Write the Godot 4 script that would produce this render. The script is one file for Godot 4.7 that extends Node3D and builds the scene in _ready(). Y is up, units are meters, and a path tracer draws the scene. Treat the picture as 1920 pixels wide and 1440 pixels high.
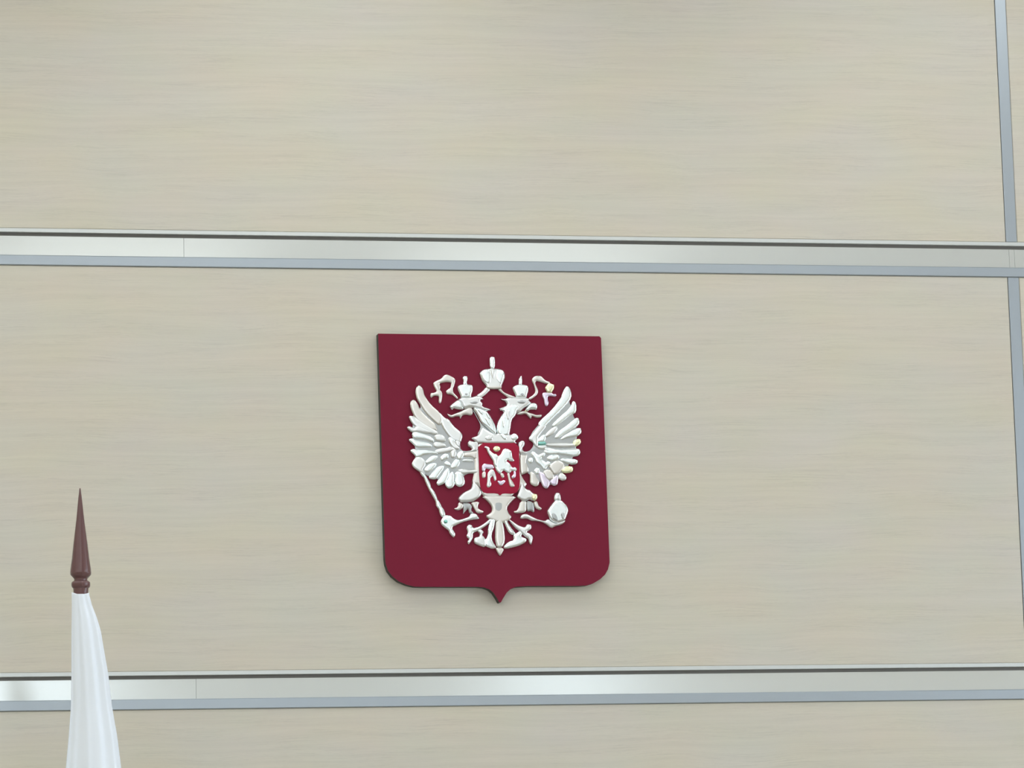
extends Node3D
# A flag and a red shield with a silver eagle in front of a panelled hall wall. Metres, y up; the panelled wall stands in the plane z = 0.

const ROOM_LEFT := -5.2
const ROOM_RIGHT := 2.7
const ROOM_BACK := 9.6
const CEILING := 4.0
const ROW_TOP := 3.146      # underside of the panels above the upper rail
const ROW_PITCH := 0.8985
const JOINTS := [-4.081, -1.481, 1.1188]   # centres of the upright joint trims
const TRIM := 0.0245
const LAMPS_X := [-4.5, -3.1, -1.7, -0.3, 1.1]
const LAMPS_Z := [0.85, 2.7, 4.8, 6.6, 8.4]

const BOARD_OUTLINE := [-2334, -2020, -2323, -2128, -2279, -2264, -2199, -2373, -2065, -2482, -1902, -2551, -1752, -2589, -1601, -2596, -443, -2602, -305, -2616, -196, -2655, -114, -2723, -35, -2846, 5, -2923, 38, -2923, 82, -2847, 163, -2725, 248, -2649, 360, -2606, 610, -2591, 1670, -2594, 1838, -2584, 1979, -2543, 2122, -2462, 2231, -2366, 2297, -2257, 2335, -2120, 2336, -2065, 2299, 2552, 2266, 2591, -2379, 2606]

const EMBLEM := [
	["large_crown", "", 0, 3, 3, "silver", [-286, 1766, -243, 1639, -164, 1547, -148, 1495, -62, 1461, 154, 1474, 161, 1526, 198, 1607, 242, 1700, 241, 1804, 205, 1856, 136, 1890, 34, 1895, -68, 1894, -179, 1882, -249, 1847, -285, 1800]],
	["crown_lobe", "large_crown", 3, 1, 3, "cool", [-231, 1645, -135, 1559, -58, 1583, -43, 1721, -88, 1879, -179, 1873, -274, 1795]],
	["crown_lobe", "large_crown", 3, 1, 3, "cool", [20, 1698, 93, 1578, 162, 1561, 230, 1700, 227, 1798, 136, 1881, 52, 1880]],
	["crown_arch", "large_crown", 3, 1.5, 3, "silver", [-49, 1721, -11, 1635, 45, 1768, 40, 1889, -76, 1888]],
	["crown_band", "large_crown", 3, 1.5, 2, "warm", [-142, 1484, -62, 1460, 154, 1471, 167, 1538, 103, 1540, -60, 1542, -153, 1536]],
	["crown_gem", "large_crown", 3, 0.6, 1, "grey", [-53, 1559, 10, 1548, 104, 1560, 82, 1606, 1, 1617, -58, 1594]],
	["crown_cross", "large_crown", 0, 4, 2, "cool", [-71, 1888, 33, 1889, 41, 2109, 14, 2138, -44, 2137, -73, 2108]],
	["crown_ribbon", "", 0, 2, 2, "silver", [-249, 1408, -379, 1327, -356, 1298, -299, 1264, -157, 1363, -61, 1467, -153, 1518]],
	["crown_ribbon", "", 0, 2, 2, "warm", [164, 1388, 279, 1302, 417, 1256, 465, 1303, 327, 1354, 200, 1411, 155, 1486, 79, 1462]],
	["small_crown", "", 0, 3, 3.5, "cool", [-756, 1463, -736, 1406, -703, 1337, -693, 1268, -479, 1269, -471, 1350, -436, 1430, -434, 1528, -466, 1557, -535, 1566, -616, 1570, -686, 1558, -733, 1544, -757, 1509]],
	["crown_cross", "small_crown", 0, 3.5, 2, "cool", [-629, 1625, -640, 1544, -547, 1545, -563, 1603, -551, 1637, -541, 1695, -560, 1735, -618, 1735, -646, 1694]],
	["crown_gem", "small_crown", 5.2, 1, 1, "grey", [-611, 1328, -559, 1326, -546, 1366, -586, 1393, -627, 1372]],
	["small_crown", "", 0, 3, 3.5, "cool", [405, 1435, 443, 1366, 465, 1285, 680, 1286, 700, 1356, 727, 1425, 730, 1518, 694, 1552, 601, 1573, 519, 1569, 425, 1539, 389, 1493]],
	["crown_cross", "small_crown", 0, 3.5, 2, "cool", [530, 1632, 521, 1551, 594, 1552, 601, 1656, 598, 1731, 570, 1746, 524, 1673]],
	["crown_gem", "small_crown", 5.2, 1, 1, "grey", [553, 1332, 617, 1326, 630, 1367, 584, 1392, 537, 1366]],
	["ribbon", "", 0, 2, 1.8, "warm", [-751, 1291, -841, 1382, -862, 1451, -819, 1555, -794, 1647, -822, 1693, -902, 1739, -971, 1767, -1029, 1750, -1100, 1668, -1194, 1633, -1264, 1587, -1243, 1506, -1187, 1415, -1246, 1382, -1315, 1380, -1328, 1311, -1306, 1276, -1271, 1311, -1224, 1328, -1143, 1312, -1158, 1179, -1112, 1162, -1080, 1300, -1078, 1392, -1129, 1450, -1110, 1507, -1137, 1576, -1056, 1600, -974, 1612, -882, 1601, -889, 1543, -908, 1485, -967, 1450, -1000, 1416, -980, 1358, -911, 1356, -854, 1336, -769, 1250]],
	["ribbon", "", 0, 2, 1.8, "warm", [732, 1258, 779, 1258, 886, 1334, 929, 1392, 931, 1461, 892, 1542, 870, 1611, 907, 1646, 988, 1623, 1092, 1589, 1203, 1584, 1175, 1625, 1105, 1647, 1060, 1682, 1003, 1745, 945, 1753, 874, 1744, 814, 1692, 807, 1634, 835, 1588, 872, 1449, 864, 1391, 804, 1333, 727, 1287]],
	["ribbon_knot", "ribbon", 0, 3, 2.5, "gold", [1077, 1485, 1122, 1393, 1215, 1393, 1228, 1428, 1271, 1486, 1273, 1567, 1238, 1579, 1209, 1590, 1163, 1613, 1114, 1555, 1090, 1520]],
	["ribbon_end", "ribbon", 0, 2, 1.8, "lilac_glint", [1020, 1311, 1048, 1265, 1057, 1184, 1079, 1115, 1126, 1127, 1151, 1196, 1129, 1254, 1131, 1323, 1213, 1330, 1289, 1313, 1319, 1347, 1297, 1376, 1244, 1370, 1204, 1407, 1040, 1404, 1016, 1369]],
	["neck", "", 0, 4, 5, "cool", [-366, 913, -295, 752, -198, 683, -85, 580, 15, 500, 31, 546, 17, 684, -32, 805, -99, 931, -166, 1006, -293, 1063, -466, 1085]],
	["neck_side", "neck", 0, 3, 2, "grey", [-378, 890, -306, 752, -304, 637, -364, 533, -342, 488, -180, 488, -29, 471, 7, 517, -175, 660, -300, 763, -411, 981, -478, 1073]],  # shaded side of the neck, put into its grey metal
	["neck_feather", "neck", 9, 0.6, 1.4, "cool", [-273, 913, -237, 959, -305, 1051, -386, 1039]],
	["neck_feather", "neck", 9, 0.6, 1.4, "cool", [-136, 822, -89, 856, -156, 971, -213, 982]],
	["neck_feather", "neck", 9, 0.6, 1.4, "cool", [-128, 684, -81, 707, -170, 856, -239, 879]],
	["head", "", 0, 4, 4.5, "silver", [-696, 1164, -663, 1084, -618, 1050, -512, 1085, -432, 1073, -293, 1040, -167, 1000, -67, 1029, -141, 1075, -257, 1109, -232, 1166, -300, 1224, -206, 1259, -298, 1299, -355, 1339, -484, 1286, -693, 1285, -763, 1244]],
	["beak", "head", 0, 6, 4, "cool", [-918, 1054, -885, 1020, -855, 1062, -791, 1043, -664, 1032, -646, 1061, -696, 1176, -752, 1239, -811, 1204, -905, 1140, -941, 1094]],
	["lower_beak", "head", 0, 3, 2.5, "warm", [-946, 887, -888, 865, -818, 899, -731, 900, -715, 842, -679, 911, -597, 940, -494, 912, -446, 958, -455, 1062, -512, 1096, -606, 1050, -700, 1003, -817, 957, -899, 922, -956, 939, -990, 956]],
	["brow", "head", 8, 0.6, 1.2, "grey", [-487, 1154, -372, 1154, -336, 1189, -440, 1206, -533, 1177]],
	["neck", "", 0, 4, 5, "cool", [196, 989, 138, 933, 45, 767, 25, 546, 126, 477, 294, 492, 325, 602, 359, 823, 445, 907, 476, 1018, 563, 1129, 369, 1183, 255, 1113, 94, 1038]],
	["neck_feather", "neck", 9, 0.6, 1.4, "silver", [260, 795, 332, 879, 309, 1045, 224, 989]],
	["neck_feather", "neck", 9, 0.6, 1.4, "cool", [158, 629, 216, 712, 208, 906, 136, 850]],
	["head", "", 0, 4, 4.5, "silver", [230, 1209, 262, 1134, 156, 1076, 80, 1053, 296, 1065, 363, 973, 456, 974, 527, 991, 598, 1055, 693, 1113, 788, 1183, 743, 1217, 721, 1292, 448, 1302, 302, 1296, 196, 1255, 132, 1266]],
	["beak", "head", 0, 6, 4, "cool", [669, 1078, 632, 1021, 702, 1009, 738, 1044, 831, 1042, 878, 1033, 902, 1080, 898, 1143, 847, 1186, 753, 1171]],
	["beak_edge", "head", 2, 2, 1.5, "gold", [620, 1009, 696, 1004, 738, 1042, 831, 1047, 774, 1073, 692, 1067]],
	["lower_beak", "head", 0, 3, 2.5, "warm", [455, 945, 548, 934, 654, 963, 722, 883, 767, 848, 781, 917, 873, 872, 979, 884, 998, 947, 875, 935, 794, 964, 713, 986, 632, 1021, 527, 997]],
	["brow", "head", 8, 0.6, 1.2, "grey", [508, 1159, 624, 1159, 661, 1205, 557, 1240, 463, 1210]],
	["body", "", 0, 2.5, 2.5, "warm", [-448, -226, -479, -363, -511, -500, -345, -528, -295, -747, -131, -830, -106, -967, 199, -967, 231, -816, 402, -665, 657, -527, 563, -390, 510, -280, 515, 410, -460, 393]],
	["breast_ruff", "body", 0, 5, 3, "silver", [-433, 393, -351, 330, 457, 332, 403, 382, 494, 459, 407, 547, 294, 506, 129, 588, 2, 518, -149, 601, -272, 683, -346, 504, -509, 448]],
	["ruff_feather", "body", 7.5, 0.8, 1.5, "cool", [320, 423, 403, 395, 489, 459, 407, 547, 337, 514]],
	["ruff_feather", "body", 7.5, 0.8, 1.5, "cool", [180, 395, 251, 436, 156, 547, 86, 519]],
	["ruff_feather", "body", 7.5, 0.8, 1.5, "silver", [-182, 386, -43, 408, -95, 518, -236, 463]],
	["shoulder_scroll", "body", 0, 4, 3, "silver", [-567, 283, -522, 260, -488, 214, -535, 168, -362, 168, -356, 386, -449, 372, -484, 386, -541, 403, -577, 351]],
	["shoulder_scroll", "body", 0, 4, 3, "silver", [475, 119, 697, 145, 593, 171, 559, 239, 613, 297, 622, 378, 564, 412, 475, 354]],
	["breast_shield", "", 5, 2, 0.6, "red", [-360, -33, -356, -418, -333, -610, -266, -692, 12, -692, 66, -742, 123, -692, 345, -706, 430, -665, 490, -528, 486, -32, 486, 346, 123, 342, -367, 344]],
	["horse", "breast_shield", 7.6, 1, 2.2, "cool", [-64, -69, -39, -143, 5, -244, 78, -308, 145, -216, 218, -271, 273, -289, 321, -230, 400, -248, 429, -197, 388, -151, 332, -170, 279, -78, 210, -32, 244, 0, 289, -37, 387, -37, 334, 60, 332, 170, 259, 216, 194, 234, 138, 197, 107, 114, 60, 78, -44, 4]],
	["horse_tail", "breast_shield", 7.6, 0.8, 1.6, "lilac_glint", [-291, -244, -245, -253, -225, -180, -142, -207, -39, -180, -75, -106, -176, -97, -250, -79, -298, -125, -304, -207]],
	["hind_leg", "breast_shield", 7.6, 0.8, 1.4, "warm", [-304, -381, -235, -381, -222, -244, -301, -262]],
	["hind_leg", "breast_shield", 7.6, 0.8, 1.6, "silver", [-194, -436, -216, -555, -170, -583, -104, -519, -147, -400, -80, -326, -47, -454, 1, -399, -50, -216, -114, -198, -190, -280]],
	["dragon", "breast_shield", 7.6, 0.8, 1.4, "lilac_glint", [44, -514, 99, -537, 190, -445, 140, -418, 102, -445, 9, -436]],
	["foreleg", "breast_shield", 7.6, 0.8, 1.6, "warm", [242, -418, 266, -546, 321, -573, 378, -546, 343, -473, 280, -381, 273, -280, 218, -280]],
	["foreleg", "breast_shield", 7.6, 0.8, 1.4, "lilac_glint", [356, -307, 304, -353, 326, -399, 401, -362, 405, -234, 358, -234]],
	["rider_boot", "breast_shield", 7.6, 1, 1.4, "warm", [108, -386, 164, -367, 143, -280, 69, -289]],
	["rider", "breast_shield", 8.799999999999999, 1, 2.2, "cool", [-196, 215, -179, 151, -126, 59, -63, -33, -47, -124, 16, -179, 38, -69, 59, 41, 5, 114, -59, 123, -136, 196, -130, 242, -195, 274, -251, 260]],
	["helmet", "breast_shield", 8.799999999999999, 1, 2, "gold", [-49, 183, -12, 160, 53, 169, 92, 215, 79, 252, 28, 278, -37, 266, -62, 220]],
	["wing", "", 0, 2, 1, "grey", [-1550, 1201, -1526, 1036, -1667, 1173, -1705, 1091, -1681, 926, -1724, 843, -1700, 678, -1743, 637, -1691, 472, -1734, 403, -1655, 239, -1698, 156, -1659, 47, -1717, -63, -1678, -172, -1528, -254, -1420, -336, -1255, -364, -1146, -460, -954, -487, -774, -487, -673, -322, -560, -275, -379, -226, -382, 214, -660, 172, -742, 241, -708, 489, -761, 571, -978, 805, -1047, 818, -1168, 955, -1466, 1257, -1550, 1450, -1588, 1339]],
	["feather", "wing", 3, 1.6, 2.2, "warm", [-1604, 1256, -1537, 1146, -1444, 982, -1255, 790, -1146, 708, -1088, 845, -1167, 983, -1330, 1120, -1464, 1312, -1489, 1450, -1556, 1532, -1613, 1477, -1629, 1380]],
	["feather", "wing", 3, 1.6, 2.2, "silver", [-1130, 818, -1092, 680, -985, 515, -876, 406, -739, 351, -686, 489, -734, 571, -870, 681, -977, 832, -1046, 846, -1167, 983]],
	["feather", "wing", 3, 1.6, 2.2, "warm", [-1707, 980, -1614, 816, -1478, 706, -1342, 624, -1204, 597, -1256, 735, -1392, 844, -1554, 1009, -1607, 1146, -1674, 1228, -1730, 1201, -1746, 1118]],
	["feather", "wing", 3, 1.6, 2.2, "silver", [-1726, 760, -1618, 651, -1453, 596, -1262, 515, -1178, 542, -1314, 652, -1532, 789, -1696, 884, -1784, 892]],
	["feather", "wing", 3, 1.6, 2.2, "silver", [-1726, 566, -1599, 578, -1427, 544, -1288, 550, -1196, 579, -1334, 590, -1459, 647, -1561, 709, -1642, 692, -1667, 623, -1781, 680, -1825, 657]],
	["feather", "wing", 3, 1.6, 2.2, "cool", [-1706, 440, -1499, 429, -1384, 395, -1293, 361, -1280, 407, -1382, 487, -1519, 532, -1634, 566, -1724, 545]],
	["feather", "wing", 3, 1.6, 2.2, "cool", [-1708, 326, -1641, 257, -1503, 258, -1341, 258, -1323, 292, -1431, 349, -1569, 372, -1695, 394, -1717, 429, -1801, 411]],
	["feather", "wing", 3, 1.6, 2.2, "cool", [-1690, 109, -1645, 51, -1576, 63, -1495, 109, -1345, 121, -1183, 121, -1274, 167, -1435, 189, -1608, 189, -1711, 211, -1771, 183]],
	["feather", "wing", 3, 1.6, 2.2, "silver", [-1717, -40, -1739, -97, -1708, -154, -1561, -257, -1481, -302, -1514, -245, -1536, -200, -1465, -108, -1486, -17, -1576, 52, -1657, 40]],
	["feather", "wing", 3, 1.6, 2.2, "cool", [-1442, -85, -1349, -62, -1279, -16, -1208, 52, -1230, 81, -1346, 63, -1464, -40]],
	["feather", "wing", 3, 1.6, 2.2, "cool", [-1423, -257, -1353, -222, -1258, -131, -1234, -74, -1349, -85, -1431, -131, -1491, -222]],
	["feather", "wing", 3, 1.6, 2.2, "cool", [-1334, -393, -1253, -393, -1170, -279, -1098, -188, -1085, -125, -1213, -153, -1319, -268, -1402, -371]],
	["feather", "wing", 3, 1.6, 2.2, "cool", [-1210, -525, -1152, -507, -1059, -462, -998, -336, -973, -245, -994, -176, -1053, -222, -1125, -336, -1238, -473]],
	["feather", "wing", 3, 1.6, 2.2, "cool", [-1044, -542, -1004, -582, -923, -570, -870, -496, -897, -450, -883, -336, -904, -245, -963, -302, -988, -393, -1060, -496]],
	["feather", "wing", 3, 1.6, 2.2, "cool", [-839, -513, -784, -547, -715, -536, -661, -473, -687, -336, -754, -244, -847, -267, -837, -359, -857, -462]],
	["covert_feather", "wing", 3, 1.6, 2.2, "silver", [-1234, 407, -1131, 384, -1039, 385, -1060, 453, -1128, 510, -1255, 499]],
	["covert_feather", "wing", 3, 1.6, 2.2, "silver", [-1272, 281, -1203, 247, -1018, 282, -1109, 339, -1270, 350]],
	["covert_feather", "wing", 3, 1.6, 2.2, "silver", [-1229, 132, -1114, 144, -975, 167, -835, 213, -949, 259, -1008, 224, -1112, 224, -1251, 189]],
	["covert_feather", "wing", 3, 1.6, 2.2, "cool", [-1129, -16, -1071, 7, -989, 53, -999, 110, -1068, 110, -1139, 52]],
	["covert_feather", "wing", 3, 1.6, 2.2, "silver", [-919, 64, -874, 41, -826, 122, -846, 213, -928, 167]],
	["covert_feather", "wing", 3, 1.6, 2.2, "cool", [-771, 7, -712, 42, -664, 111, -697, 179, -767, 145, -804, 76]],
	["covert_feather", "wing", 3, 1.6, 2.2, "cool", [-1028, -113, -970, -125, -952, -96, -1014, -33, -1067, -73]],
	["covert_feather", "wing", 3, 1.6, 2.2, "cool", [-891, -176, -821, -153, -761, -84, -771, -16, -840, -4, -888, -62, -936, -165]],
	["covert_feather", "wing", 3, 1.6, 2.2, "silver", [-815, 305, -776, 276, -739, 374, -825, 397]],
	["covert_feather", "wing", 3, 1.6, 2.2, "cool", [-952, 368, -878, 351, -847, 408, -898, 459, -962, 448]],
	["covert_feather", "wing", 3, 1.6, 2.2, "silver", [-914, 293, -835, 219, -742, 225, -810, 282, -866, 362, -888, 419, -969, 408]],
	["wing_joint", "wing", 2, 1.5, 2.5, "warm", [-666, 53, -492, 48, -459, 8, -377, 31, -373, 180, -536, 162, -675, 145]],
	["wing_joint", "wing", 2, 1.5, 2.5, "cool", [-691, -44, -472, -49, -459, -15, -493, 22, -666, 21, -713, -16]],
	["wing_joint", "wing", 2, 1.5, 2.5, "silver", [-777, -267, -663, -307, -570, -279, -379, -278, -383, -198, -568, -210, -683, -176, -799, -199]],
	["wing", "", 0, 2, 1, "grey", [754, 452, 807, 355, 791, 272, 704, 175, 509, 175, 496, -280, 610, -225, 719, -307, 743, -459, 840, -486, 939, -445, 1048, -527, 1189, -500, 1247, -417, 1374, -376, 1377, -279, 1506, -196, 1508, -113, 1623, -16, 1597, 39, 1712, 136, 1687, 247, 1718, 330, 1708, 468, 1754, 607, 1701, 690, 1719, 829, 1651, 912, 1657, 1106, 1588, 1161, 1578, 1300, 1526, 1439, 1406, 1188, 1203, 965, 945, 757, 757, 548]],
	["feather", "wing", 3, 1.6, 2.2, "cool", [1470, 1439, 1408, 1272, 1204, 1021, 946, 798, 915, 715, 997, 646, 1084, 743, 1315, 966, 1489, 1133, 1620, 1300, 1610, 1439, 1543, 1542]],
	["feather", "wing", 3, 1.6, 2.2, "cool", [1629, 1134, 1542, 1022, 1369, 883, 1196, 716, 1251, 688, 1423, 800, 1595, 939, 1710, 995, 1715, 1176, 1660, 1223]],
	["feather", "wing", 3, 1.6, 2.2, "cool", [1663, 829, 1533, 717, 1361, 606, 1245, 467, 1300, 439, 1472, 551, 1701, 690, 1776, 773, 1748, 879]],
	["feather", "wing", 3, 1.6, 2.2, "cool", [1642, 607, 1442, 495, 1355, 412, 1525, 468, 1723, 496, 1815, 579, 1784, 668]],
	["feather", "wing", 3, 1.6, 2.2, "gold", [1650, 399, 1633, 296, 1703, 288, 1792, 358, 1777, 435]],
	["feather", "wing", 3, 1.6, 2.2, "silver", [1120, 281, 1295, 273, 1470, 265, 1676, 288, 1648, 334, 1414, 351, 1122, 339, 1063, 321]],
	["feather", "wing", 3, 1.6, 2.2, "cool", [1574, 219, 1293, 204, 1043, 259, 1013, 204, 1235, 135, 1459, 108, 1682, 75, 1774, 136, 1757, 225]],
	["feather", "wing", 3, 1.6, 2.2, "cool", [1428, 36, 1343, -8, 1565, -91, 1697, -74, 1714, -2]],
	["feather", "wing", 3, 1.6, 2.2, "gold", [1508, -135, 1423, -155, 1365, -224, 1448, -271, 1594, -243, 1611, -154]],
	["feather", "wing", 3, 1.6, 2.2, "silver", [1364, -265, 1291, -362, 1373, -422, 1449, -409, 1465, -348]],
	["feather", "wing", 3, 1.6, 2.2, "lilac_glint", [1254, -334, 1159, -403, 1131, -484, 1214, -532, 1279, -495, 1289, -334]],
	["feather", "wing", 3, 1.6, 2.2, "lilac_glint", [931, -426, 980, -555, 1049, -589, 1099, -530, 1113, -449, 1054, -392, 999, -289, 895, -243]],
	["feather", "wing", 3, 1.6, 2.2, "warm", [719, -381, 712, -486, 806, -539, 867, -521, 892, -449, 845, -392, 801, -289, 715, -243]],
	["feather", "wing", 3, 1.6, 2.2, "warm", [1164, -219, 1232, -311, 1339, -242, 1435, -127, 1414, -70, 1287, -6, 1108, -128]],
	["feather", "wing", 3, 1.6, 2.2, "warm", [1021, -334, 1089, -415, 1206, -392, 1197, -300, 1107, -197, 989, -243]],
	["covert_feather", "wing", 3, 1.6, 2.2, "silver", [1067, 477, 1221, 552, 1306, 645, 1284, 691, 1165, 621, 1051, 506]],
	["covert_feather", "wing", 3, 1.6, 2.2, "cool", [901, 378, 1018, 384, 1055, 448, 1034, 517, 974, 482, 890, 401]],
	["covert_feather", "wing", 3, 1.6, 2.2, "teal", [946, 309, 1057, 333, 1029, 365, 924, 369, 886, 341]],
	["covert_feather", "wing", 3, 1.6, 2.2, "silver", [909, 246, 990, 223, 1061, 252, 1039, 298, 887, 280]],
	["covert_feather", "wing", 3, 1.6, 2.2, "cool", [1057, 125, 1291, 126, 1526, 167, 1235, 218, 1013, 194]],
	["covert_feather", "wing", 3, 1.6, 2.2, "cool", [1124, -1, 1205, -12, 1335, 45, 1290, 97, 1150, 85, 1078, 33]],
	["covert_feather", "wing", 3, 1.6, 2.2, "cool", [822, 33, 854, -47, 957, -128, 1013, -208, 1073, -128, 1156, -104, 1099, -36, 1052, -70, 960, -13, 939, 56, 1009, 79, 1035, 148, 881, 79, 791, 171, 743, 125]],
	["covert_feather", "wing", 3, 1.6, 2.2, "cool", [703, -57, 755, -53, 769, 21, 717, 39, 686, -13]],
	["covert_feather", "wing", 3, 1.6, 2.2, "cool", [836, -283, 889, -279, 908, -197, 851, -172, 809, -226]],
	["covert_feather", "wing", 3, 1.6, 2.2, "silver", [785, 390, 818, 332, 869, 263, 890, 401, 880, 470, 953, 563, 1074, 702, 994, 759, 825, 562, 705, 435]],
	["wing_joint", "wing", 2, 1.5, 3, "warm", [501, -289, 533, -312, 627, -277, 686, -254, 688, -151, 633, -48, 684, 113, 591, 113, 489, 113]],
	["leg", "", 0, 4, 4.5, "silver", [-503, -480, -529, -594, -681, -663, -775, -743, -812, -811, -756, -879, -583, -880, -466, -845, -349, -777, -300, -674, -355, -560, -439, -468, -478, -377]],
	["leg_feather", "leg", 0, 3, 2, "warm", [-816, -982, -903, -1005, -817, -1039, -736, -1016, -682, -948, -721, -891, -790, -868]],
	["leg_feather", "leg", 0, 3, 2, "grey", [-696, -1039, -710, -1125, -644, -1039, -597, -1005, -577, -1108, -484, -1096, -540, -1039, -515, -948, -583, -885, -721, -885]],
	["leg_feather", "leg", 0, 3, 2, "warm", [-482, -994, -426, -1096, -311, -1099, -270, -1062, -378, -1017, -400, -960, -357, -857, -548, -868]],
	["claw", "leg", 0, 3.5, 3, "cool", [-366, -1216, -416, -1131, -473, -1096, -554, -1108, -578, -1165, -695, -1210, -811, -1238, -902, -1210, -969, -1141, -1061, -1130, -1131, -1175, -1179, -1255, -1170, -1335, -1091, -1403, -1012, -1460, -1002, -1517, -923, -1602, -882, -1574, -872, -1506, -953, -1392, -813, -1324, -650, -1256, -441, -1222]],
	["scepter", "", 0, 4, 2.5, "cool", [-1565, -309, -1504, -378, -1466, -480, -1422, -583, -1362, -697, -1317, -777, -1273, -856, -1264, -959, -1208, -1016, -1198, -1096, -1155, -1187, -1097, -1164, -1067, -1118, -1105, -1016, -1149, -959, -1171, -891, -1226, -822, -1248, -742, -1291, -651, -1359, -571, -1368, -503, -1401, -435, -1446, -355, -1512, -252, -1603, -201]],
	["scepter_knob", "scepter", 5, 2, 2.5, "teal", [-1106, -1312, -1048, -1306, -1036, -1255, -1087, -1227, -1128, -1266]],
	["leg", "", 0, 4, 4.5, "silver", [496, -537, 458, -651, 409, -766, 500, -835, 592, -863, 686, -812, 778, -860, 844, -800, 840, -720, 760, -686, 692, -617, 622, -605, 567, -514, 511, -445]],
	["leg_tip", "leg", 3, 4, 3, "gold", [721, -812, 784, -858, 850, -789, 846, -714, 771, -697, 712, -720]],
	["leg_feather", "leg", 0, 3, 2, "warm", [436, -1040, 340, -1063, 377, -1100, 563, -1089, 616, -1041, 607, -949, 621, -846, 494, -846]],
	["leg_feather", "leg", 0, 3, 2, "grey", [627, -1069, 703, -1046, 777, -1092, 781, -972, 755, -858, 610, -835]],
	["leg_feather", "leg", 0, 3, 2, "warm", [797, -995, 901, -1041, 946, -1001, 874, -949, 842, -846, 760, -863]],
	["claw", "leg", 0, 3.5, 3, "silver", [629, -1206, 720, -1260, 836, -1264, 929, -1281, 1032, -1339, 1100, -1398, 1146, -1410, 1194, -1376, 1346, -1339, 1418, -1282, 1419, -1236, 1254, -1293, 1231, -1305, 1139, -1270, 1059, -1213, 999, -1259, 860, -1235, 792, -1201, 677, -1144, 608, -1109, 503, -1132, 475, -1218]],
	["orb", "", 0, 4, 6, "cool", [1060, -1167, 1116, -1259, 1254, -1316, 1419, -1259, 1456, -1168, 1504, -1053, 1474, -950, 1418, -892, 1350, -823, 1210, -823, 1138, -904, 1077, -984, 1026, -1064]],
	["orb_knob", "orb", 0, 5, 3, "silver", [1195, -846, 1347, -846, 1342, -755, 1324, -692, 1272, -672, 1225, -691, 1203, -749]],
	["orb_band", "orb", 9.3, 1, 1.5, "grey", [1134, -1213, 1209, -1265, 1267, -1259, 1201, -1116, 1126, -1098]],
	["orb_band", "orb", 9.3, 1, 1.5, "grey", [1338, -1234, 1387, -1213, 1400, -1099, 1312, -1104]],
	["tail", "", 0, 3.5, 3, "warm", [-187, -857, -106, -967, -109, -1076, -250, -1158, -141, -1241, 79, -1323, 247, -1255, 311, -1173, 251, -1118, 204, -994, 285, -885, 428, -747, 67, -725, -323, -747]],
	["tail_hollow", "tail", 5.5, 0.6, 0.5, "grey", [-67, -1049, 43, -1090, 120, -1022, 124, -885, 49, -857, -62, -871]],
	["tail_feather", "tail", 0, 3.5, 3.5, "warm", [-49, -1432, -60, -1651, -18, -1815, 79, -1816, 158, -1679, 145, -1433, 108, -1268, 54, -1186, -31, -1268]],
	["tail_point", "tail", 0, 3, 2, "warm", [20, -1966, 56, -1966, 135, -1830, 38, -1802, -59, -1815]],
	["tail_feather", "tail", 0, 3.5, 3, "cool", [-201, -1405, -205, -1569, -291, -1678, -266, -1774, -129, -1837, -18, -1815, -111, -1678, -127, -1542, -62, -1378, -35, -1200, -126, -1200]],
	["tail_feather", "tail", 0, 3.5, 3, "cool", [-254, -1295, -394, -1377, -506, -1404, -532, -1336, -601, -1327, -649, -1390, -619, -1486, -654, -1581, -595, -1636, -637, -1677, -611, -1753, -554, -1677, -511, -1595, -508, -1500, -396, -1459, -256, -1377, -85, -1227, -140, -1200]],
	["tail_scroll", "tail", 0, 3.5, 3, "silver", [-370, -1527, -386, -1582, -483, -1595, -505, -1705, -377, -1773, -267, -1801, -237, -1733, -262, -1610, -329, -1541, -281, -1487, -340, -1426, -424, -1459]],
	["tail_feather", "tail", 0, 3.5, 3, "cool", [174, -1378, 240, -1515, 322, -1556, 385, -1516, 272, -1378, 192, -1227, 115, -1214]],
	["tail_feather", "tail", 0, 3.5, 3, "silver", [355, -1392, 491, -1502, 572, -1584, 641, -1626, 652, -1722, 701, -1749, 748, -1585, 671, -1516, 603, -1489, 710, -1434, 718, -1338, 621, -1319, 577, -1393, 439, -1351, 303, -1255, 221, -1214]],
	["tail_scroll", "tail", 0, 3.5, 3, "cool", [334, -1652, 222, -1679, 108, -1788, 148, -1838, 288, -1811, 456, -1768, 597, -1694, 604, -1620, 489, -1584, 524, -1516, 464, -1455, 379, -1516, 323, -1543]],
]

var M := {}

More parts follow.
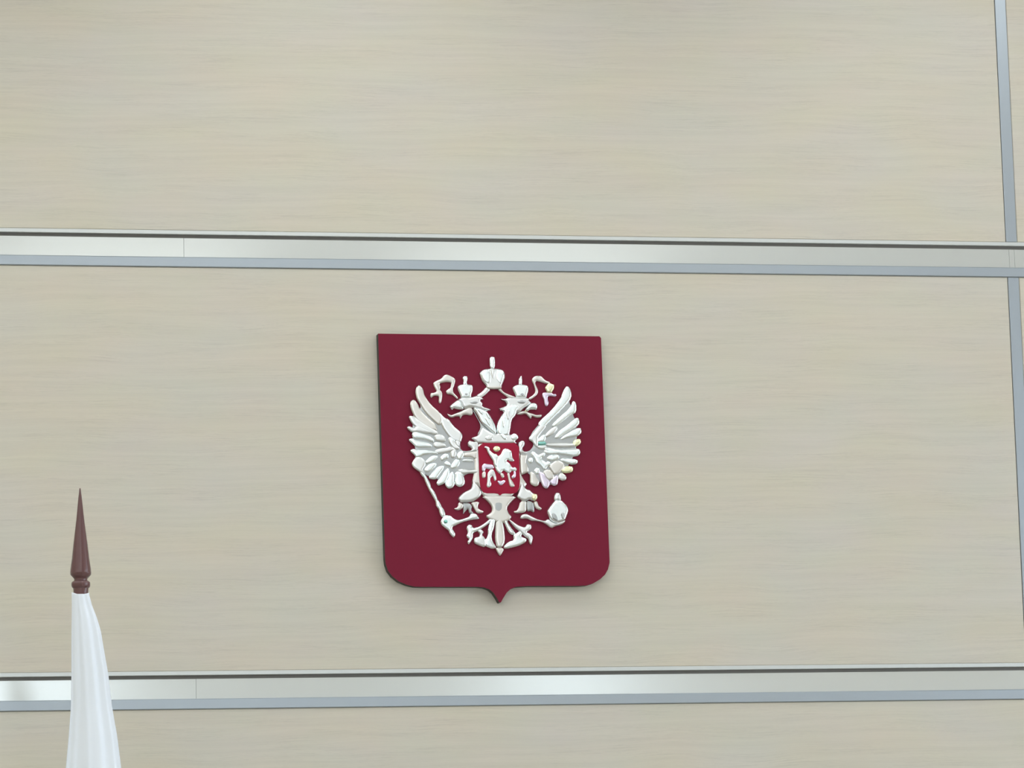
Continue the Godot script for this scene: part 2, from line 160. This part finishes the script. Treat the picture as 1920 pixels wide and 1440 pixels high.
func _ready() -> void:
	# ---------------------------------------------------------------- camera, sky, exposure
	var cam := Camera3D.new()
	cam.name = "camera"
	cam.position = Vector3(-1.55, 1.65, 7.44)
	cam.rotation_degrees = Vector3(8.905, -11.924, -1.532)
	cam.fov = rad_to_deg(2.0 * atan(720.0 / 7000.0))
	cam.near = 0.05
	cam.far = 200.0
	add_child(cam)
	cam.current = true
	var env := Environment.new()
	env.background_mode = Environment.BG_SKY
	var sky := Sky.new()
	var sm := ProceduralSkyMaterial.new()      # an overcast sky
	sm.sky_top_color = Color(0.80, 0.88, 0.96)
	sm.sky_horizon_color = Color(0.90, 0.94, 0.97)
	sm.ground_horizon_color = Color(0.86, 0.89, 0.93)   # ground brightened to lift the light high on the wall
	sm.ground_bottom_color = Color(0.80, 0.82, 0.86)
	sm.sky_energy_multiplier = 2.2
	sm.ground_energy_multiplier = 1.9
	sky.sky_material = sm
	env.sky = sky
	env.tonemap_mode = Environment.TONE_MAPPER_LINEAR
	env.tonemap_exposure = 0.9
	env.sdfgi_enabled = true
	env.ssao_enabled = true
	env.ssil_enabled = true
	var we := WorldEnvironment.new()
	we.name = "environment"
	we.environment = env
	add_child(we)
	# ceiling lamps: one area light under each glowing diffuser
	for x in LAMPS_X:
		for z in LAMPS_Z:
			var a := AreaLight3D.new()
			a.name = "ceiling_lamp_light"
			a.area_size = Vector2(0.86, 0.86)
			a.light_color = Color(0.96, 0.985, 1.0)
			a.light_energy = 0.62
			a.area_normalize_energy = true
			a.shadow_enabled = true
			a.area_range = 30.0
			a.rotation_degrees = Vector3(-90, 0, 0)
			a.position = Vector3(x, CEILING - 0.03, z)
			add_child(a, true)
	materials()
	room()
	panelled_wall()
	shield()
	flag()

# -------------------------------------------------------------------- helpers
func mat(color: Color, rough: float, metal := 0.0) -> StandardMaterial3D:
	var m := StandardMaterial3D.new()
	m.albedo_color = color
	m.roughness = rough
	m.metallic = metal
	return m

func put(called: String, mesh: Mesh, material: Material, parent: Node) -> MeshInstance3D:
	var o := MeshInstance3D.new()
	o.name = called
	o.mesh = mesh
	o.material_override = material
	o.cast_shadow = GeometryInstance3D.SHADOW_CASTING_SETTING_ON
	parent.add_child(o, true)
	return o

func structure(o: Node) -> Node:
	o.set_meta("kind", "structure")
	return o

func tag(o: Node, label: String, category: String) -> void:
	o.set_meta("label", label)
	o.set_meta("category", category)

func quad(st: SurfaceTool, a: Vector3, b: Vector3, c: Vector3, d: Vector3) -> void:
	# a b c d run counter-clockwise as seen from outside; Godot's front faces run clockwise
	for v in [a, c, b, a, d, c]:
		st.set_uv(Vector2(v.x, v.y))
		st.add_vertex(v)

# a box with its edges chamfered by c on the face towards +z
func box(lo: Vector3, hi: Vector3, c := 0.0) -> ArrayMesh:
	var st := SurfaceTool.new()
	st.begin(Mesh.PRIMITIVE_TRIANGLES)
	st.set_smooth_group(-1)
	var back := [Vector3(lo.x, lo.y, lo.z), Vector3(hi.x, lo.y, lo.z), Vector3(hi.x, hi.y, lo.z), Vector3(lo.x, hi.y, lo.z)]
	var mid := []
	var front := []
	for v in back:
		mid.append(Vector3(v.x, v.y, hi.z - c))
		front.append(Vector3(v.x + (c if v.x == lo.x else -c), v.y + (c if v.y == lo.y else -c), hi.z))
	quad(st, front[0], front[1], front[2], front[3])
	quad(st, back[1], back[0], back[3], back[2])
	for i in 4:
		var j := (i + 1) % 4
		quad(st, back[i], back[j], mid[j], mid[i])
		if c > 0.0:
			quad(st, mid[i], mid[j], front[j], front[i])
	st.generate_normals()
	return st.commit()

func lathe(profile: Array, n: int) -> ArrayMesh:
	var st := SurfaceTool.new()
	st.begin(Mesh.PRIMITIVE_TRIANGLES)
	var patch := 0
	for i in profile.size() - 1:
		if profile[i].size() > 2:
			patch += 1      # a sharp edge
		st.set_smooth_group(patch)
		for k in n:
			var a := TAU * k / n
			var b := TAU * (k + 1) / n
			var p0: Array = profile[i]
			var p1: Array = profile[i + 1]
			quad(st, Vector3(sin(a) * p1[0], p1[1], cos(a) * p1[0]), Vector3(sin(b) * p1[0], p1[1], cos(b) * p1[0]),
				Vector3(sin(b) * p0[0], p0[1], cos(b) * p0[0]), Vector3(sin(a) * p0[0], p0[1], cos(a) * p0[0]))
	st.generate_normals()
	return st.commit()

# ---- a piece of relief: an outline (tenths of a millimetre, counter-clockwise) raised with upright sides and a rounded top
func outline_of(flat: Array, smooth: int) -> PackedVector2Array:
	var p := PackedVector2Array()
	for i in range(0, flat.size(), 2):
		p.append(Vector2(flat[i], flat[i + 1]) * 0.0001)
	for k in smooth:
		var q := PackedVector2Array()
		for i in p.size():
			var a := p[i]
			var b := p[(i + 1) % p.size()]
			q.append(a.lerp(b, 0.22))
			q.append(a.lerp(b, 0.78))
		p = q
	return p

func edge_distance(v: Vector2, p: PackedVector2Array) -> float:
	var best := 1e9
	for i in p.size():
		best = minf(best, v.distance_squared_to(Geometry2D.get_closest_point_to_segment(v, p[i], p[(i + 1) % p.size()])))
	return sqrt(best)

func relief(shape: PackedVector2Array, z: float, wall: float, bulge: float, step: float, reach: float) -> ArrayMesh:
	var rim := PackedVector2Array()
	for i in shape.size():
		var a := shape[i]
		var b := shape[(i + 1) % shape.size()]
		var n := maxi(1, int(ceil(a.distance_to(b) / (step * 0.8))))
		for k in n:
			rim.append(a.lerp(b, float(k) / n))
	var pts := rim.duplicate()
	var lo := rim[0]
	var hi := rim[0]
	for v in rim:
		lo = lo.min(v)
		hi = hi.max(v)
	var far := 0.0
	var depth := PackedFloat32Array()
	depth.resize(rim.size())
	var row := 0
	var y := lo.y
	while y < hi.y:
		var x := lo.x + (0.5 * step if row % 2 else 0.0)
		while x < hi.x:
			var v := Vector2(x, y)
			if Geometry2D.is_point_in_polygon(v, shape):
				var d := edge_distance(v, shape)
				if d > step * 0.5:
					pts.append(v)
					depth.append(d)
					far = maxf(far, d)
			x += step
		y += step * 0.866
		row += 1
	var r := minf(reach, maxf(far, step))
	var st := SurfaceTool.new()
	st.begin(Mesh.PRIMITIVE_TRIANGLES)
	st.set_smooth_group(0)
	var tri := Geometry2D.triangulate_delaunay(pts)
	var inset := minf(step * 0.5, 0.0008)
	for i in range(0, tri.size(), 3):
		var c := (pts[tri[i]] + pts[tri[i + 1]] + pts[tri[i + 2]]) / 3.0
		if not Geometry2D.is_point_in_polygon(c, shape):
			continue
		var t := [tri[i], tri[i + 1], tri[i + 2]]
		var turn := (pts[t[1]] - pts[t[0]]).cross(pts[t[2]] - pts[t[0]])
		if absf(turn) < 1e-11:
			continue
		if turn > 0.0:
			t = [t[0], t[2], t[1]]
		for k in t:
			var f := 1.0 - minf(depth[k] / r, 1.0)
			st.set_uv(pts[k])
			st.add_vertex(Vector3(pts[k].x, pts[k].y, z + wall + bulge * sqrt(maxf(0.0, 1.0 - f * f))))
	st.set_smooth_group(1)
	for i in rim.size():
		var a := rim[i]
		var b := rim[(i + 1) % rim.size()]
		quad(st, Vector3(a.x, a.y, z), Vector3(b.x, b.y, z), Vector3(b.x, b.y, z + wall), Vector3(a.x, a.y, z + wall))
	st.generate_normals()
	return st.commit()

# -------------------------------------------------------------------- materials
func wood_texture(from: int) -> ImageTexture:
	# pale laminate with a fine lengthwise grain: 2.7 m x 0.9 m
	var w := 2048
	var h := 1024
	var fine := FastNoiseLite.new()
	fine.seed = from
	fine.noise_type = FastNoiseLite.TYPE_SIMPLEX
	fine.fractal_type = FastNoiseLite.FRACTAL_NONE
	fine.frequency = 1.0
	var wave := FastNoiseLite.new()
	wave.seed = from + 7
	wave.noise_type = FastNoiseLite.TYPE_SIMPLEX
	wave.fractal_octaves = 2
	wave.frequency = 1.0
	var bytes := PackedByteArray()
	bytes.resize(w * h * 3)
	var at := 0
	for j in h:
		var y := j * 0.9 / h * 1000.0
		for i in w:
			var x := i * 2.7 / w * 1000.0
			var tint := wave.get_noise_2d(x / 420.0, y / 190.0)
			var blush := wave.get_noise_2d(x / 260.0 + 30.0, y / 120.0 + 70.0)
			var bend := y + 6.0 * tint + 0.010 * x
			var streak := fine.get_noise_2d(x / 210.0, bend / 2.3)
			var band := fine.get_noise_2d(x / 650.0 + 50.0, bend / 15.0)
			var where := clampf(0.35 + 1.6 * wave.get_noise_2d(x / 330.0 + 200.0, y / 42.0), 0.0, 1.0)
			var vein := maxf(0.0, fine.get_noise_2d(x / 150.0 + 90.0, bend / 3.1) - 0.42) * where
			var dash := maxf(0.0, fine.get_noise_2d(x / 34.0 + 140.0, bend / 2.6) - 0.55) * (0.4 + 0.6 * where)
			var v := 1.0 + 0.008 * streak + 0.010 * band - 0.075 * vein - 0.06 * dash
			bytes[at] = int(clampf(GRAIN.r * (v + 0.008 * tint + 0.005 * blush) * 255.0, 0, 255))
			bytes[at + 1] = int(clampf(GRAIN.g * (v - 0.003 * blush) * 255.0, 0, 255))
			bytes[at + 2] = int(clampf(GRAIN.b * (v - 0.018 * tint + 0.005 * blush) * 255.0, 0, 255))
			at += 3
	var im := Image.create_from_data(w, h, false, Image.FORMAT_RGB8, bytes)
	im.generate_mipmaps()
	return ImageTexture.create_from_image(im)

const GRAIN := Color(0.784, 0.757, 0.696)

func materials() -> void:
	for k in 2:
		var m := mat(Color.WHITE, 0.42)
		m.albedo_texture = wood_texture(11 + 20 * k)
		m.uv1_scale = Vector3(1.0 / 2.7, -1.0 / ROW_PITCH, 1.0)
		m.uv1_offset = Vector3(0.55, ROW_TOP / ROW_PITCH, 0.0)
		M["wood_%d" % k] = m
	M.rail = mat(Color(0.82, 0.828, 0.812), 0.15, 0.30)
	M.trim = mat(Color(0.655, 0.685, 0.71), 0.42, 0.8)
	M.edge = mat(Color(0.80, 0.81, 0.80), 0.45, 0.6)
	M.gap = mat(Color(0.45, 0.44, 0.42), 0.6)
	M.backing = mat(Color(0.28, 0.27, 0.26), 0.8)
	M.white = mat(Color(0.90, 0.90, 0.88), 0.85)
	M.ceiling = mat(Color(0.93, 0.93, 0.92), 0.9)
	M.floor = mat(Color(0.66, 0.64, 0.60), 0.5)
	M.pale = mat(Color(0.85, 0.81, 0.73), 0.6)
	M.plastic = mat(Color(0.93, 0.93, 0.93), 0.4)
	M.glow = mat(Color(0.95, 0.95, 0.93), 0.6)
	M.glow.emission_enabled = true
	M.glow.emission = Color(0.96, 0.985, 1.0)
	M.glow.emission_energy_multiplier = 1.2
	M.glass = mat(Color(0.95, 0.98, 0.98, 0.06), 0.02)
	M.glass.transparency = BaseMaterial3D.TRANSPARENCY_ALPHA
	M.board = mat(Color(0.462, 0.135, 0.21), 0.6)
	M.board.metallic_specular = 0.2
	M.board_edge = mat(Color(0.20, 0.19, 0.17), 0.6)
	M.silver = mat(Color(0.90, 0.905, 0.90), 0.30, 1.0)  # one silver; its alternating glint tones are put into the copies below
	M.cool = mat(Color(0.94, 0.965, 0.965), 0.27, 1.0)
	M.warm = mat(Color(0.87, 0.855, 0.83), 0.33, 1.0)
	M.grey = mat(Color(0.70, 0.71, 0.71), 0.36, 1.0)  # silver darkened: shade of feather grooves and neck side put into the colour
	M.gold = mat(Color(0.96, 0.96, 0.80), 0.27, 1.0)  # rainbow glints of the silver, put into the colour; next two alike
	M.lilac_glint = mat(Color(0.89, 0.85, 0.92), 0.30, 1.0)
	M.teal = mat(Color(0.55, 0.78, 0.74), 0.30, 1.0)
	M.red = mat(Color(0.60, 0.12, 0.22), 0.5)
	M.red.metallic_specular = 0.25
	M.mahogany = mat(Color(0.405, 0.285, 0.282), 0.2)
	M.cloth = mat(Color(0.93, 0.952, 0.98), 0.85)
	M.brass = mat(Color(0.75, 0.62, 0.36), 0.3, 1.0)

# -------------------------------------------------------------------- the room round the camera
func room() -> void:
	var l := ROOM_LEFT
	var r := ROOM_RIGHT
	var b := ROOM_BACK
	structure(put("floor", box(Vector3(l - 0.2, -0.2, -0.3), Vector3(r + 0.2, 0.0, b + 0.2)), M.floor, self))
	structure(put("ceiling", box(Vector3(l - 0.2, CEILING, -0.3), Vector3(r + 0.2, CEILING + 0.2, b + 0.2)), M.ceiling, self))
	structure(put("wall_left", box(Vector3(l - 0.2, 0, -0.3), Vector3(l, CEILING, b + 0.2)), M.pale, self))
	var side := Node3D.new()
	side.name = "wall_right"
	add_child(side)
	structure(side)
	for e in [[-0.3, 0.0, 1.0, CEILING], [3.2, 0.0, b + 0.2, CEILING], [1.0, 0.0, 3.2, 0.95], [1.0, 3.55, 3.2, CEILING]]:
		put("wall_section", box(Vector3(r, e[1], e[0]), Vector3(r + 0.25, e[3], e[2])), M.pale, side)
	var sw := Node3D.new()
	sw.name = "window_4"  # window added to cool and brighten the right of the panelled wall
	add_child(sw)
	structure(sw)
	for e in [[1.0, 1.06], [2.06, 2.14], [3.14, 3.2]]:
		put("window_frame", box(Vector3(r + 0.1, 0.95, e[0]), Vector3(r + 0.16, 3.55, e[1])), M.plastic, sw)
	for e in [[0.95, 1.01], [3.49, 3.55]]:
		put("window_frame", box(Vector3(r + 0.1, e[0], 1.0), Vector3(r + 0.16, e[1], 3.2)), M.plastic, sw)
	for e in [[1.06, 2.06], [2.14, 3.14]]:
		put("pane", box(Vector3(r + 0.125, 1.01, e[0]), Vector3(r + 0.135, 3.49, e[1])), M.glass, sw)
	put("window_sill", box(Vector3(r - 0.12, 0.92, 0.95), Vector3(r + 0.1, 0.95, 3.25)), M.plastic, sw)
	# the wall behind the camera, with three windows
	var wall := Node3D.new()
	wall.name = "wall_behind"
	add_child(wall)
	structure(wall)
	var spans := [[-4.8, -2.6, -3.7], [-1.9, 0.15, -0.9], [1.95, 2.62, 2.6]]     # left edge, right edge, mullion
	var low := 0.95
	var high := 3.55
	put("wall_foot", box(Vector3(l, 0, b), Vector3(r, low, b + 0.25)), M.white, wall)
	put("wall_head", box(Vector3(l, high, b), Vector3(r, CEILING, b + 0.25)), M.white, wall)
	var x := l
	for s in spans:
		put("wall_pier", box(Vector3(x, low, b), Vector3(s[0], high, b + 0.25)), M.white, wall)
		x = s[1]
	put("wall_pier", box(Vector3(x, low, b), Vector3(r, high, b + 0.25)), M.white, wall)
	for k in spans.size():
		var s: Array = spans[k]
		var win := Node3D.new()
		win.name = "window_%d" % (k + 1)
		add_child(win)
		structure(win)
		var m: float = s[2]
		for e in [[s[0], s[0] + 0.06], [m - 0.04, m + 0.04], [s[1] - 0.06, s[1]]]:
			put("window_frame", box(Vector3(e[0], low, b + 0.1), Vector3(e[1], high, b + 0.16)), M.plastic, win)
		for e in [[low, low + 0.06], [high - 0.06, high]]:
			put("window_frame", box(Vector3(s[0], e[0], b + 0.1), Vector3(s[1], e[1], b + 0.16)), M.plastic, win)
		for e in [[s[0] + 0.06, m - 0.04], [m + 0.04, s[1] - 0.06]]:
			put("pane", box(Vector3(e[0], low + 0.06, b + 0.125), Vector3(e[1], high - 0.06, b + 0.135)), M.glass, win)
		put("window_sill", box(Vector3(s[0] - 0.05, low - 0.03, b - 0.12), Vector3(s[1] + 0.05, low, b + 0.1)), M.plastic, win)
	var k := 0
	for lx in LAMPS_X:
		for z in LAMPS_Z:
			var lamp := Node3D.new()
			lamp.name = "ceiling_lamp" if k == 0 else "ceiling_lamp_%03d" % k
			lamp.position = Vector3(lx, CEILING, z)
			add_child(lamp)
			tag(lamp, "white square ceiling lamp above the hall", "lamp")
			lamp.set_meta("group", "ceiling lamps of the hall")
			for e in [[-0.45, -0.45, -0.43, 0.45], [0.43, -0.45, 0.45, 0.45], [-0.43, -0.45, 0.43, -0.43], [-0.43, 0.43, 0.43, 0.45]]:
				put("frame", box(Vector3(e[0], -0.025, e[1]), Vector3(e[2], 0.0, e[3])), M.plastic, lamp)
			put("diffuser", box(Vector3(-0.43, -0.02, -0.43), Vector3(0.43, 0.0, 0.43)), M.glow, lamp)
			k += 1

# -------------------------------------------------------------------- the wall of pale panels and aluminium rails
func panelled_wall() -> void:
	var wall := put("wall_back", box(Vector3(ROOM_LEFT, 0, -0.3), Vector3(ROOM_RIGHT, CEILING, -0.03)), M.backing, self)
	structure(wall)
	var columns := []
	var x := ROOM_LEFT
	for j in JOINTS:
		columns.append([x, j - TRIM / 2.0])
		x = j + TRIM / 2.0
	columns.append([x, ROOM_RIGHT])
	var n := 0
	for k in range(-4, 1):
		var top := ROW_TOP + ROW_PITCH * (k + 1) - 0.068 if k < 0 else CEILING
		var foot := ROW_TOP + ROW_PITCH * k + 0.0085 if k > -4 else 0.0
		if k > -4:
			top = minf(top, CEILING)
		for c in columns:
			put("panel", box(Vector3(c[0] + 0.0006, foot, -0.03), Vector3(c[1] - 0.0006, top, 0.0), 0.0012), M["wood_%d" % (n % 2)], wall)
			n += 1
		n += 1
		for j in JOINTS:
			put("joint_trim", box(Vector3(j - TRIM / 2.0, foot, -0.03), Vector3(j + TRIM / 2.0, top, 0.0015), 0.001), M.trim, wall)
		if k == -4:
			continue
		var t := ROW_TOP + ROW_PITCH * k
		# edge of the panel above, open joint, polished rail, lip over the panel below
		var breaks := [ROOM_LEFT]
		breaks.append_array([-4.088, -4.075, -1.4875, -1.4745, -0.6536 if k == 0 else -0.6406, 1.113, 1.125, ROOM_RIGHT])
		put("edge_trim", box(Vector3(ROOM_LEFT, t, -0.03), Vector3(ROOM_RIGHT, t + 0.0085, 0.001), 0.0008), M.edge, wall)
		put("joint_bed", box(Vector3(ROOM_LEFT, t - 0.0075, -0.03), Vector3(ROOM_RIGHT, t, -0.008)), M.gap, wall)
		put("lip_trim", box(Vector3(ROOM_LEFT, t - 0.068, -0.03), Vector3(ROOM_RIGHT, t - 0.047, 0.003), 0.0015), M.trim, wall)
		for i in breaks.size() - 1:
			put("rail", box(Vector3(breaks[i] + 0.0002, t - 0.047, -0.03), Vector3(breaks[i + 1] - 0.0002, t - 0.007, -0.003), 0.0003), M.rail, wall)

# -------------------------------------------------------------------- the shield with the eagle
func shield() -> void:
	var root := Node3D.new()
	root.name = "heraldic_shield"
	root.position = Vector3(-0.0225, 2.68, 0.0)
	add_child(root)
	tag(root, "dark red shield with silver crowned double-headed eagle, hung on the pale panelled wall", "shield")
	var face := outline_of(BOARD_OUTLINE, 0)
	var st := SurfaceTool.new()
	st.begin(Mesh.PRIMITIVE_TRIANGLES)
	st.set_smooth_group(-1)
	var tri := Geometry2D.triangulate_polygon(face)
	for i in range(0, tri.size(), 3):
		var t := [tri[i], tri[i + 1], tri[i + 2]]
		if (face[t[1]] - face[t[0]]).cross(face[t[2]] - face[t[0]]) > 0.0:
			t = [t[0], t[2], t[1]]
		for k in t:
			st.add_vertex(Vector3(face[k].x, face[k].y, 0.022))
	st.generate_normals()
	var board := put("board", st.commit(), M.board, root)
	st = SurfaceTool.new()
	st.begin(Mesh.PRIMITIVE_TRIANGLES)
	st.set_smooth_group(-1)
	for i in face.size():
		var a := face[i]
		var b := face[(i + 1) % face.size()]
		quad(st, Vector3(a.x, a.y, 0.0005), Vector3(b.x, b.y, 0.0005), Vector3(b.x, b.y, 0.022), Vector3(a.x, a.y, 0.022))
	st.generate_normals()
	put("board_edge", st.commit(), M.board_edge, board)
	var last := {}
	for e in EMBLEM:
		var big: bool = e[1] == "" and (e[0] == "wing" or e[0] == "body" or e[0] == "breast_shield")
		var step := 0.0035 if big else 0.0014
		var shape := outline_of(e[6], 2 if e[0] == "orb" else 1)
		if e[0] == "feather" or e[0] == "covert_feather":
			shape = Geometry2D.offset_polygon(shape, 0.0012 if e[0] == "feather" else 0.0018, Geometry2D.JOIN_ROUND)[0]
		var z: float = 0.022 + e[2] * 0.001
		var mesh := relief(shape, z, e[3] * 0.001, e[4] * 0.001, step, 0.006)
		var o := put(e[0], mesh, M[e[5]], last[e[1]] if e[1] != "" else root)
		if e[1] == "":
			last[e[0]] = o

# -------------------------------------------------------------------- the flag on its pole
func flag() -> void:
	var root := Node3D.new()
	root.name = "flag"
	root.position = Vector3(-0.9423, 0.0, 0.8)
	add_child(root)
	tag(root, "white furled flag on a pole with a dark brown spear finial", "flag")
	put("pole_base", lathe([[0.0, 0.05], [0.06, 0.048], [0.14, 0.03], [0.17, 0.012], [0.17, 0.0], [0.0, 0.0]], 40), M.brass, root)
	put("pole", lathe([[0.0, 2.34], [0.0118, 2.34], [0.0118, 0.04]], 24), M.mahogany, root)
	var f := []
	var s := 0.9574 / 6.857 * 0.001
	for q in [[100, 0], [106, 8], [200, 19], [300, 30], [500, 50], [800, 88], [1000, 110], [1140, 130], [1190, 134], [1215, 132], [1240, 112], [1262, 90], [1275, 84], [1292, 86], [1300, 104], [1312, 117], [1330, 121], [1360, 120], [1378, 112], [1392, 97], [1440, 95], [1520, 95], [1520, 0]]:
		f.append([q[1] * s, 2.5203 - (q[0] - 100) * s] + ([true] if q[0] in [1190, 1262, 1292, 1392] else []))
	put("finial", lathe(f, 12), M.mahogany, root)
	# cloth: a closed hanging bundle, straight on the left, widening to the right, with folds in front
	var side := [[2.3286, -0.0165, 0.0150], [2.3095, -0.0165, 0.0199], [2.287, -0.0168, 0.0287], [2.2646, -0.0173, 0.0352], [2.2377, -0.0177, 0.0394], [2.1862, -0.0181, 0.0479], [2.1305, -0.0194, 0.0537], [2.0749, -0.024, 0.0629], [2.0217, -0.0293, 0.069], [1.88, -0.042, 0.083], [1.6, -0.058, 0.104], [1.25, -0.068, 0.12]]
	var folds := [[0.0, -0.10], [0.14, 0.10], [0.38, 0.37], [0.58, 0.42], [0.70, 0.37], [0.84, 0.40], [1.0, -0.02]]
	var levels := 90
	var across := 48
	var behind := 16
	var grid := []
	for j in levels + 1:
		var y: float = lerpf(2.3286, 1.25, pow(float(j) / levels, 1.5))
		var i := 0
		while i < side.size() - 2 and y < side[i + 1][0]:
			i += 1
		var t: float = clampf((side[i][0] - y) / (side[i][0] - side[i + 1][0]), 0.0, 1.0)
		var xl: float = lerpf(side[i][1], side[i + 1][1], t)
		var xr: float = lerpf(side[i][2], side[i + 1][2], t)
		var wide := xr - xl
		var line := []
		for k in across:
			var u := float(k) / across
			var drift := 0.03 * sin(y * 9.0) * sin(PI * u)
			var z := fold_at(folds, clampf(u + drift, 0.0, 1.0)) * wide * 0.9 + 0.004
			var cx := lerpf(xl, xr, u)
			z = maxf(z, sqrt(maxf(0.0, 0.0150 * 0.0150 - cx * cx)))
			line.append(Vector3(cx, y + (0.005 * pow(absf(cos(u * 2.6 + 0.2)), 6.0) if j == 0 else 0.0), z))
		for k in behind:
			var u := float(k) / behind
			line.append(Vector3(lerpf(xr, xl, u), y, -0.004 - sin(PI * u) * maxf(0.014, wide * 0.25)))
		grid.append(line)
	var st := SurfaceTool.new()
	st.begin(Mesh.PRIMITIVE_TRIANGLES)
	st.set_smooth_group(0)
	var n := across + behind
	for j in levels:
		for k in n:
			var k2 := (k + 1) % n
			quad(st, grid[j + 1][k], grid[j + 1][k2], grid[j][k2], grid[j][k])
	for j in [0, levels]:
		var mid := Vector3.ZERO
		for v in grid[j]:
			mid += v / n
		for k in n:
			var a: Vector3 = grid[j][k]
			var b: Vector3 = grid[j][(k + 1) % n]
			for v in ([mid, b, a] if j == 0 else [mid, a, b]):
				st.set_uv(Vector2(v.x, v.z))
				st.add_vertex(v)
	st.generate_normals()
	put("cloth", st.commit(), M.cloth, root)

func fold_at(folds: Array, u: float) -> float:
	for i in folds.size() - 1:
		if u <= folds[i + 1][0]:
			var t: float = (u - folds[i][0]) / (folds[i + 1][0] - folds[i][0])
			return lerpf(folds[i][1], folds[i + 1][1], t * t * (3.0 - 2.0 * t))
	return folds[-1][1]
